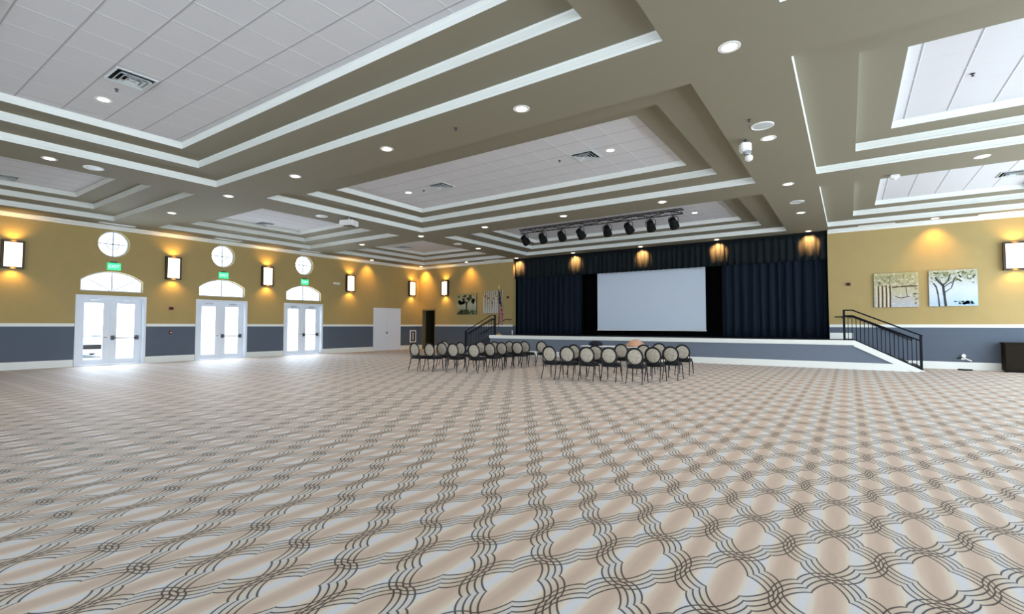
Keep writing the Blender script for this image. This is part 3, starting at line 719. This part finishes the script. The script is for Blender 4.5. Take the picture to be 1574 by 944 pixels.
# ------------------------------------------------------------------ banquet chairs
def make_chair():
    t = thing('banquet_chair', 'x', 'chair', (0, 0, 0), 0, 'round-backed banquet chairs in front of the stage')
    sp = [(0.215 * (abs(math.cos(a)) ** 0.6) * math.copysign(1, math.cos(a)), 0.25 + 0.225 * (abs(math.sin(a)) ** 0.6) * math.copysign(1, math.sin(a))) for a in [2 * PI * i / 24 for i in range(24)]]
    v, f = [], []
    for s_, zz in ((0.90, 0.425), (1.0, 0.44), (1.0, 0.475), (0.94, 0.495), (0.6, 0.505)):
        for px, py in sp: v.append((px * s_, 0.25 + (py - 0.25) * s_, zz))
    for k in range(4):
        for i in range(24): f.append((k * 24 + i, k * 24 + (i + 1) % 24, (k + 1) * 24 + (i + 1) % 24, (k + 1) * 24 + i))
    f += [tuple(range(24))[::-1], tuple(96 + i for i in range(24))]
    MB().add(v, f).build('seat', 'seat', t, smooth=True)
    MB().frame('Z', 0.395, 0.425, -0.20, 0.20, 0.04, 0.46, 0.03).build('seat_frame', 'frame', t)
    bk = MB().lathe([(0.12, -0.034), (0.175, -0.024), (0.195, 0.0), (0.175, 0.026), (0.12, 0.038)], 32, axis='Y')
    tl = 0.10                                                        # backward tilt
    def T(p): return (p[0], 0.03 + p[1] - tl * p[2], 0.70 + p[2])
    bk.v = [T(p) for p in bk.v]; bk.build('backrest', 'fabric', t, smooth=True)
    rg = MB().tube([T((0.205 * math.cos(2 * PI * i / 32), 0.0, 0.205 * math.sin(2 * PI * i / 32))) for i in range(32)], 0.016, 8, closed=True)
    for s in (-1, 1):
        rg.tube([T((s * 0.14, 0, -0.15)), (s * 0.185, 0.065, 0.47), (s * 0.19, 0.06, 0.40)], 0.014, 8)
    arch = [T((0.20 * math.cos(a) * 1.13, -0.012, 0.20 * math.sin(a) * 1.13)) for a in [PI * (0.02 + 0.96 * i / 20) for i in range(21)]]
    rg.tube([(0.20, 0.045, 0.45)] + arch + [(-0.20, 0.045, 0.45)], 0.014, 8)
    rg.build('back_frame', 'frame', t, smooth=True)
    for s in (-1, 1):
        MB().tube([(s * 0.20, 0.05, 0.42), (s * 0.205, 0.02, 0.25), (s * 0.215, -0.06, 0.0)], [0.016, 0.014, 0.011], 8).build('leg', 'frame', t, smooth=True)
        MB().tube([(s * 0.19, 0.44, 0.42), (s * 0.20, 0.455, 0.2), (s * 0.21, 0.47, 0.0)], [0.016, 0.014, 0.011], 8).build('leg', 'frame', t, smooth=True)
    return t
LEFT = {'front row': [(-11.93, 11.64), (-11.41, 11.80), (-10.64, 12.09), (-9.86, 12.20)],
        'second row': [(-11.47, 12.47), (-11.23, 13.17), (-9.90, 13.10)],
        'third row': [(-12.60, 13.85), (-11.12, 14.16), (-10.62, 14.35), (-10.02, 13.95)],
        'back row': [(-10.47, 15.08), (-9.82, 14.62), (-10.02, 15.42), (-9.45, 15.70)]}
RIGHT = {'front row': [(-7.00, 12.04), (-6.49, 12.14), (-5.92, 12.21), (-5.32, 12.32), (-4.58, 12.25)],
         'second row': [(-6.94, 13.44), (-6.16, 13.29), (-4.37, 13.05)],
         'third row': [(-5.95, 14.74), (-5.17, 14.62), (-4.12, 13.80)],
         'back row': [(-5.21, 16.2), (-4.21, 15.3)]}
ORD = ['first', 'second', 'third', 'fourth', 'fifth']
proto = None
for grp, rows in (('left-hand', LEFT), ('right-hand', RIGHT)):
    for row, pts in rows.items():
        pts = sorted(pts, key=lambda p: p[0] / p[1])
        for i, (px, py) in enumerate(pts):
            if i == 0: w = 'leftmost'
            elif i == len(pts) - 1: w = 'rightmost'
            else: w = ORD[i] + ' from left'
            if proto is None: proto = c = make_chair()
            else: c = copy_tree(proto)
            c.location = (px, py, 0); c.rotation_euler = (0, 0, random.uniform(-0.05, 0.05))
            c['label'] = 'round-backed beige banquet chair, %s in the %s of the %s cluster' % (w, row, grp)

# table hidden behind the right-hand chairs, with what lies on it
tb = thing('folding_table', 'white-topped folding table mostly hidden behind the right-hand chairs', 'table', (-7.25, 17.35, 0))
MB().box(-1.22, 1.22, -0.38, 0.38, 0.715, 0.745).build('tabletop', 'cloth', tb, bevel=0.008)
for sx in (-1, 1):
    for sy in (-1, 1): MB().tube([(sx * 0.95, sy * 0.28, 0.715), (sx * 1.0, sy * 0.30, 0.0)], 0.014, 8).build('leg', 'frame', tb)
bg = thing('shoulder_bag', 'black bag lying on the white table behind the chairs', 'bag', (-7.95, 17.2, 0.745))
MB().lathe([(0.10, 0.0), (0.24, 0.01), (0.27, 0.07), (0.22, 0.14), (0.08, 0.17)], 18).build('body', 'bag', bg, smooth=True)
MB().tube([(-0.2, 0, 0.1), (-0.12, 0.02, 0.19), (0.12, 0.02, 0.19), (0.2, 0, 0.1)], 0.012, 6).build('strap', 'bag', bg, smooth=True)
bn = thing('folded_garment', 'tan and pink bundle lying on the table behind the right-hand chairs', 'garment', (-6.45, 17.25, 0.745))
gm = MB(); v, f = [], []
for j in range(7):
    h = j / 6; rr = [0.30, 0.34, 0.33, 0.29, 0.22, 0.15, 0.06][j]
    for i in range(20):
        a = 2 * PI * i / 20; k = 1 + 0.10 * math.sin(3 * a + 2 * h) + 0.06 * math.sin(7 * a + 4 * h)
        v.append((rr * k * math.cos(a) + 0.05 * h, 0.7 * rr * k * math.sin(a), 0.26 * h))
for j in range(6):
    for i in range(20): f.append((j * 20 + i, j * 20 + (i + 1) % 20, (j + 1) * 20 + (i + 1) % 20, (j + 1) * 20 + i))
f += [tuple(range(20))[::-1], tuple(120 + i for i in range(20))]
gm.add(v, f).build('cloth', 'tan', bn, smooth=True)

# ------------------------------------------------------------------ things by the right-hand wall
cb = thing('cabinet', 'dark brown cabinet against the grey wainscot at the right edge', 'cabinet', (4.78, 22.6, 0))
MB().box(-0.60, 0.60, -0.22, 0.25, 0.05, 0.93).build('body', 'cabinet', cb)
MB().box(-0.63, 0.63, -0.25, 0.25, 0.93, 0.97).build('top', 'cabinet', cb, bevel=0.008)
MB().box(-0.56, 0.56, -0.18, 0.24, 0.0, 0.05).build('plinth', 'blackplastic', cb)
for s in (-1, 1):
    a, b = sorted((s * 0.01, s * 0.58)); dr = MB().frame('Y', -0.24, -0.22, a, b, 0.08, 0.90, 0.07); dr.box(a + 0.07, b - 0.07, -0.228, -0.22, 0.15, 0.83)
    dr_ = dr.build('door', 'cabinet', cb)
    MB().lathe([(0.008, -0.24), (0.012, -0.262), (0.018, -0.27), (0.006, -0.28)], 10, axis='Y', c=(s * 0.05, 0, 0.5)).build('knob', 'darkmetal', dr_, smooth=True)
ou = thing('wall_outlet', 'white outlet with a plug on the grey wainscot right of the stairs', 'outlet', (3.24, YB, 0.42))
MB().box(-0.06, 0.06, -0.012, 0, -0.08, 0.08).build('plate', 'ivory', ou, bevel=0.004)
MB().lathe([(0.06, -0.012), (0.065, -0.05), (0.05, -0.075)], 16, axis='Y', c=(0, 0, 0.06)).build('plug', 'ivory', ou, smooth=True)
MB().tube([(0.03, -0.03, -0.03), (0.10, -0.06, -0.07), (0.20, -0.07, -0.11)], 0.022, 8).build('cord', 'ivory', ou, smooth=True)
MB().tube([(-0.04, -0.02, 0.0), (-0.12, -0.04, -0.03), (-0.17, -0.03, -0.02)], 0.016, 8).build('adapter', 'blackplastic', ou, smooth=True)
fb = thing('power_block', 'flat black power block on the carpet below the outlet', 'power strip', (3.22, 22.5, 0))
MB().box(-0.19, 0.19, -0.06, 0.06, 0.0, 0.045).build('body', 'blackplastic', fb, bevel=0.012)
for i in range(4): MB().box(-0.15 + i * 0.085, -0.10 + i * 0.085, -0.03, 0.03, 0.045, 0.05).build('socket', 'darkmetal', fb)

# ------------------------------------------------------------------ ceiling fittings
WARM = (1.0, 0.88, 0.72)
def downlight(x, y, z, lb, r=0.115, energy=0, ang=140, col=WARM, tgt=None, blend=0.9, wide=1.0):
    t = thing('downlight', lb, 'downlight', (x, y, z), 0, 'recessed ceiling downlights')
    MB().lathe([(r + 0.03, -0.008), (r + 0.03, 0.0), (r, 0.0), (r, -0.006)], 24).build('trim_ring', 'ivory', t, smooth=False)
    MB().lathe([(r, -0.006), (r * 0.6, -0.011), (0.005, -0.013)], 24).build('lamp', 'lamp', t, smooth=True)
    if energy: lamp_spot(t, 'downlight_beam', (0, 0, -0.05), tgt or (0, 0, -1), energy, col, ang, blend, r).scale.x = wide
    return t
EN = 130
def row(y, xs_, fmt, en):
    xs_ = sorted(xs_, reverse=True)
    for i, x in enumerate(xs_): downlight(x, y, ZS, fmt % (['first', 'second', 'third', 'fourth', 'fifth', 'sixth', 'seventh'][i]), energy=en)
row(7.03, [-1.26, -4.63, -8.08, -11.49, -14.88, -18.71], 'lit downlight in the olive beam nearest the camera, %s from the right', EN)
row(14.82, [2.52, -1.26, -4.62, -8.03, -11.44, -14.84, -18.66], 'lit downlight in the second olive cross beam, %s from the right', EN)
downlight(-1.26, 10.95, ZS, 'lit downlight beside the round speaker and camera on the right-hand beam', energy=EN)
downlight(-1.25, 18.84, ZS, 'lit downlight on the right-hand beam just before the curtain corner', energy=EN)
downlight(-14.88, 3.13, ZS, 'lit downlight at far left beside the large white ceiling speaker', energy=EN)
downlight(-14.89, 18.77, ZS, 'lit downlight on the left-hand beam near the curtain left corner', energy=EN)
# wall washers close to the stage wall
SW = (1.0, 0.50, 0.20)
for x, lb in ((-15.25, 'leftmost lamp washing the curtain valance'), (-11.72, 'second lamp from left washing the curtain valance'), (-8.12, 'middle lamp washing the curtain valance over the screen'),
              (-4.70, 'fourth lamp from left washing the curtain valance'), (-1.25, 'rightmost lamp washing the curtain valance')):
    downlight(x, 22.66, ZS, 'recessed ' + lb, 0.10, 1250, 56, (1.0, 0.40, 0.11), (0, 0.98, -1), 0.5, 1.5)
for x, lb in ((-18.70, 'recessed lamp washing the gold wall above the dark tree canvas'), (2.56, 'recessed lamp washing the gold wall above the right-hand tree canvases'), (-22.45, 'recessed lamp in the corner, washing the gold wall above the doorway')):
    downlight(x, 22.45, ZS, lb, 0.10, 320 if x < -22 else 150, 96, (1.0, 0.50, 0.10), (0, 0.30, -1), 1.0)
downlight(-22.65, 18.70, ZS, 'recessed lamp washing the window wall above the plain white door', 0.10, 150, 96, (1.0, 0.50, 0.10), (-0.30, 0, -1), 1.0)
for x, y, lb in ((-11.57, 3.16, 'small pinkish downlight in the nearest white tile bay by the vent'), (-4.71, 11.09, 'small downlight right of the vent in the middle tile bay'), (-11.60, 11.01, 'small downlight left of the vent in the middle tile bay'), (-4.72, 19.08, 'small downlight right of the spotlight truss in its tile bay')):
    downlight(x, y, ZTILE, lb, 0.105, 120)
def vent(x, y, lb):
    t = thing('air_vent', lb, 'vent', (x, y, ZTILE), 0, 'square four-way ceiling vents')
    MB().frame('Z', -0.02, 0.0, -0.30, 0.30, -0.30, 0.30, 0.03).build('frame', 'vent', t)
    MB().box(-0.28, 0.28, -0.28, 0.28, -0.004, 0.0).build('duct', 'dark', t)
    for k, s in enumerate((0.235, 0.165, 0.095)):
        lv = MB(); ia, ib = s, s - 0.045
        A = [(-ia, -ia, -0.022), (ia, -ia, -0.022), (ia, ia, -0.022), (-ia, ia, -0.022)]; B = [(-ib, -ib, -0.045 + 0.02), (ib, -ib, -0.025), (ib, ib, -0.025), (-ib, ib, -0.025)]
        A = [(a, b_, -0.05) for a, b_, c_ in A]; B = [(a, b_, -0.008) for a, b_, c_ in B]
        lv.add(A + B, [(i, (i + 1) % 4, 4 + (i + 1) % 4, 4 + i) for i in range(4)]); solid(lv.build('louvre', 'vent', t), 0.006)
    MB().box(-0.035, 0.035, -0.035, 0.035, -0.03, -0.004).build('core', 'vent', t)
for x, y, lb in ((-10.19, 3.16, 'square vent in the nearest white tile bay at upper left'), (-5.37, 11.09, 'right-hand vent in the middle tile bay'), (-10.19, 11.03, 'left-hand vent in the middle tile bay'),
                 (-20.0, 3.25, 'vent at the far left edge in the tile bay by the windows'), (-20.15, 11.0, 'vent in the tile bay above the middle glazed doors'), (-19.9, 18.6, 'vent in the small tile bay of the far left corner'), (3.87, 19.1, 'vent in the right-hand tile bay near the stage wall')):
    vent(x, y, lb)
def ceiling_speaker(x, y, lb):
    t = thing('ceiling_speaker', lb, 'speaker', (x, y, ZS), 0, 'round white ceiling speakers')
    MB().lathe([(0.20, 0.0), (0.20, -0.012), (0.185, -0.018), (0.18, -0.010)], 32).build('bezel', 'ivory', t)
    MB().lathe([(0.182, -0.008), (0.10, -0.014), (0.01, -0.016)], 32).build('grille', 'vent', t, smooth=True)
ceiling_speaker(-1.27, 10.19, 'round white ceiling speaker above the ceiling camera'); ceiling_speaker(-14.88, 3.92, 'round white ceiling speaker at the far left beside a downlight')
ceiling_speaker(-1.23, 17.1, 'round white ceiling speaker on the right-hand beam toward the stage'); ceiling_speaker(-14.95, 10.15, 'round white ceiling speaker left of the ceiling projector'); ceiling_speaker(-14.85, 17.2, 'round white ceiling speaker on the left-hand beam near the curtain')
def sprinkler(x, y, z, lb):
    t = thing('sprinkler_head', lb, 'sprinkler', (x, y, z), 0, 'ceiling sprinkler heads')
    MB().lathe([(0.035, 0.006), (0.035, -0.008), (0.012, -0.012), (0.010, -0.04)], 12).build('body', 'darkmetal', t, smooth=True)
    MB().lathe([(0.024, -0.04), (0.028, -0.045), (0.01, -0.05)], 12).build('deflector', 'darkmetal', t)
for x, y, z, lb in ((-10.86, 3.15, ZTILE, 'sprinkler head between vent and downlight in the nearest tile bay'), (-6.09, 11.04, ZTILE, 'sprinkler head left of the right-hand vent in the middle tile bay'), (-11.0, 11.1, ZTILE, 'sprinkler head left of the left-hand vent in the middle tile bay'),
                    (1.815, 11.14, ZTILE, 'sprinkler head in the bright right-hand tile bay'), (1.70, 17.5, ZTILE, 'sprinkler head in the right-hand tile bay near the stage wall'), (-6.13, 7.02, ZS, 'sprinkler head between downlights on the beam nearest the camera'), (-1.43, 9.75, ZS, 'sprinkler head just before the round speaker on the right-hand beam')):
    sprinkler(x, y, z, lb)
def diffuser(x, y, alongx, lb):
    t = thing('linear_diffuser', lb, 'air diffuser', (x, y, ZS), 0 if alongx else PI / 2, 'white slot diffusers along the walls')
    MB().frame('Z', -0.012, 0.0, -0.55, 0.55, -0.11, 0.11, 0.025).build('frame', 'ivory', t)
    sl = MB()
    for k in range(4): sl.box(-0.53, 0.53, -0.075 + k * 0.042, -0.075 + k * 0.042 + 0.026, -0.010, -0.002)
    sl.build('slats', 'ivory', t)
for x, y, ax, lb in ((0.92, 22.62, True, 'white slot diffuser right of the curtain'), (4.25, 22.62, True, 'white slot diffuser above the right-hand sconce'), (-16.9, 22.58, True, 'white slot diffuser left of the curtain'),
                     (-22.55, 6.7, False, 'white slot diffuser over the glazed doors nearest the camera'), (-22.55, 10.7, False, 'white slot diffuser over the middle glazed doors'), (-22.55, 14.7, False, 'white slot diffuser over the farthest glazed doors')):
    diffuser(x, y, ax, lb)
# ceiling camera and projector
cm = thing('ceiling_camera', 'white camera hanging from the right-hand beam below the round speaker', 'camera', (-1.66, 10.78, ZS), 0.5)
MB().tube([(0, 0, 0), (0, 0, -0.08)], 0.03, 10).build('mount', 'darkmetal', cm)
MB().box(-0.10, 0.10, -0.09, 0.09, -0.26, -0.07).build('body', 'ivory', cm, bevel=0.025)
MB().box(-0.05, 0.08, -0.12, 0.0, -0.33, -0.25).build('swivel', 'chrome', cm, bevel=0.02)
MB().lathe([(0.02, -0.07), (0.07, -0.04), (0.075, 0.0), (0.07, 0.04), (0.02, 0.07)], 14, c=(0.05, -0.03, -0.39)).build('lens_head', 'ivory', cm, smooth=True)
pj = thing('ceiling_projector', 'white projector hanging from the left-hand beam toward the stage', 'projector', (-14.45, 10.9, ZS), 0.35)
MB().tube([(0, 0, 0), (0, 0, -0.10)], 0.03, 10).build('mount', 'ivory', pj)
MB().box(-0.26, 0.26, -0.22, 0.22, -0.28, -0.09).build('body', 'ivory', pj, bevel=0.025)
MB().lathe([(0.07, 0.0), (0.07, 0.08), (0.055, 0.09)], 16, axis='Y', c=(0.12, 0.21, -0.18)).build('lens', 'blackplastic', pj, smooth=True)
MB().box(-0.36, -0.24, -0.10, 0.06, -0.24, -0.17).build('side_arm', 'ivory', pj, bevel=0.02)
MB().box(-0.12, 0.16, -0.16, 0.16, -0.31, -0.27).build('base_plate', 'darkmetal', pj, bevel=0.008)
pj = thing('motion_sensor', 'small white sensor at the edge of the right-hand tile bay', 'sensor', (1.02, 15.40, ZS))
MB().box(-0.10, 0.10, -0.06, 0.06, -0.09, 0.006).build('body', 'ivory', pj, bevel=0.02)
MB().lathe([(0.045, 0.0), (0.04, -0.03), (0.01, -0.045)], 14, c=(0, 0, -0.085)).build('lens', 'ivory', pj, smooth=True)

# ------------------------------------------------------------------ spotlight truss
YT, ZTR = 17.3, 5.50
tr = thing('lighting_truss', 'slim dark metal truss carrying eight black spotlights under the ceiling', 'truss', (-8.05, YT, ZTR))
hl = 3.38
for nm, yy, zz in (('chord', 0.11, 0.06), ('chord', -0.11, 0.06), ('chord', 0.0, -0.10)):
    MB().tube([(-hl, yy, zz), (hl, yy, zz)], 0.022, 8).build(nm, 'darkmetal', tr, smooth=True)
br = MB(); n = 28
for i in range(n):
    a, b_ = -hl + 2 * hl * i / n, -hl + 2 * hl * (i + 1) / n; mid = (a + b_) / 2
    for yy in (0.11, -0.11): br.tube([(a, yy, 0.06), (mid, 0, -0.10), (b_, yy, 0.06)], 0.009, 5)
    br.tube([(a, 0.11, 0.06), (a, -0.11, 0.06)], 0.009, 5)
br.build('bracing', 'darkmetal', tr)
for xx in (-3.1, -1.1, 1.1, 3.1):
    MB().tube([(xx, 0.0, 0.06), (xx, 0.0, ZTILE - ZTR)], 0.012, 6).build('hanger', 'chrome', tr)
cbv = []
for i in range(41): u = -hl + 2 * hl * i / 40; cbv.append((u, -0.06 + 0.03 * math.sin(i * 1.3), -0.03 + 0.05 * math.sin(i * 0.9)))
MB().tube(cbv, 0.014, 6).build('power_cable', 'blackplastic', tr, smooth=True)
XLs = [-11.21, -10.35, -9.46, -8.62, -7.50, -6.65, -5.82, -5.01]
first = None
NTH = ['leftmost', 'second from left', 'third from left', 'fourth from left', 'fifth from left', 'sixth from left', 'seventh from left', 'rightmost']
for i, x in enumerate(XLs):
    if first is None:
        s_ = thing('stage_spotlight', 'x', 'spotlight', (0, 0, 0), 0, 'black spotlights on the truss'); first = s_
        MB().lathe([(0.09, -0.19), (0.115, -0.17), (0.125, -0.05), (0.155, 0.02), (0.165, 0.19), (0.145, 0.19), (0.14, 0.05)], 24, axis='Y').build('body', 'blackplastic', s_, smooth=True)
        by = s_.children[0]; by.rotation_euler = (math.radians(-38), 0, 0); by.location = (0, 0, -0.24)
        MB().lathe([(0.135, 0.06), (0.09, 0.075), (0.01, 0.08)], 20, axis='Y').build('lens', 'carglass', by, smooth=True)
        MB().tube([(-0.17, 0, -0.24), (-0.17, 0, -0.06), (-0.12, 0, -0.02), (0.12, 0, -0.02), (0.17, 0, -0.06), (0.17, 0, -0.24)], 0.012, 6).build('yoke', 'blackplastic', s_)
        MB().box(-0.025, 0.025, -0.03, 0.03, -0.03, 0.05).build('clamp', 'darkmetal', s_, bevel=0.006)
    else: s_ = copy_tree(first)
    s_.location = (x, YT, ZTR - 0.10 - 0.045); s_['label'] = 'black spotlight hanging from the ceiling truss, ' + NTH[i]
    s_.rotation_euler = (0, 0, random.uniform(-0.25, 0.25))

# daylight falling in through the three pairs of glazed doors
for yc in DY:
    l = bpy.data.lights.new('door_daylight', 'AREA'); l.shape = 'RECTANGLE'; l.size = 1.9; l.size_y = 2.6; l.energy = 360; l.color = (0.82, 0.90, 1.0)
    o = bpy.data.objects.new('door_daylight', l); COL.objects.link(o); o.location = (XL - 1.0, yc, 1.9)
    o.rotation_euler = Vector((1, 0, -0.06)).to_track_quat('-Z', 'Z').to_euler()
# ------------------------------------------------------------------ light and view
w = bpy.data.worlds.new('daylight'); scene.world = w; w.use_nodes = True
bgn = w.node_tree.nodes['Background']; bgn.inputs[0].default_value = (0.78, 0.89, 1.0, 1); bgn.inputs[1].default_value = 5.5
try: scene.cycles.use_denoising = True
except Exception: pass
vs = scene.view_settings
vs.view_transform = 'Standard'; vs.look = 'None'; vs.gamma = 1.0; vs.use_curve_mapping = False; vs.exposure = 0.3
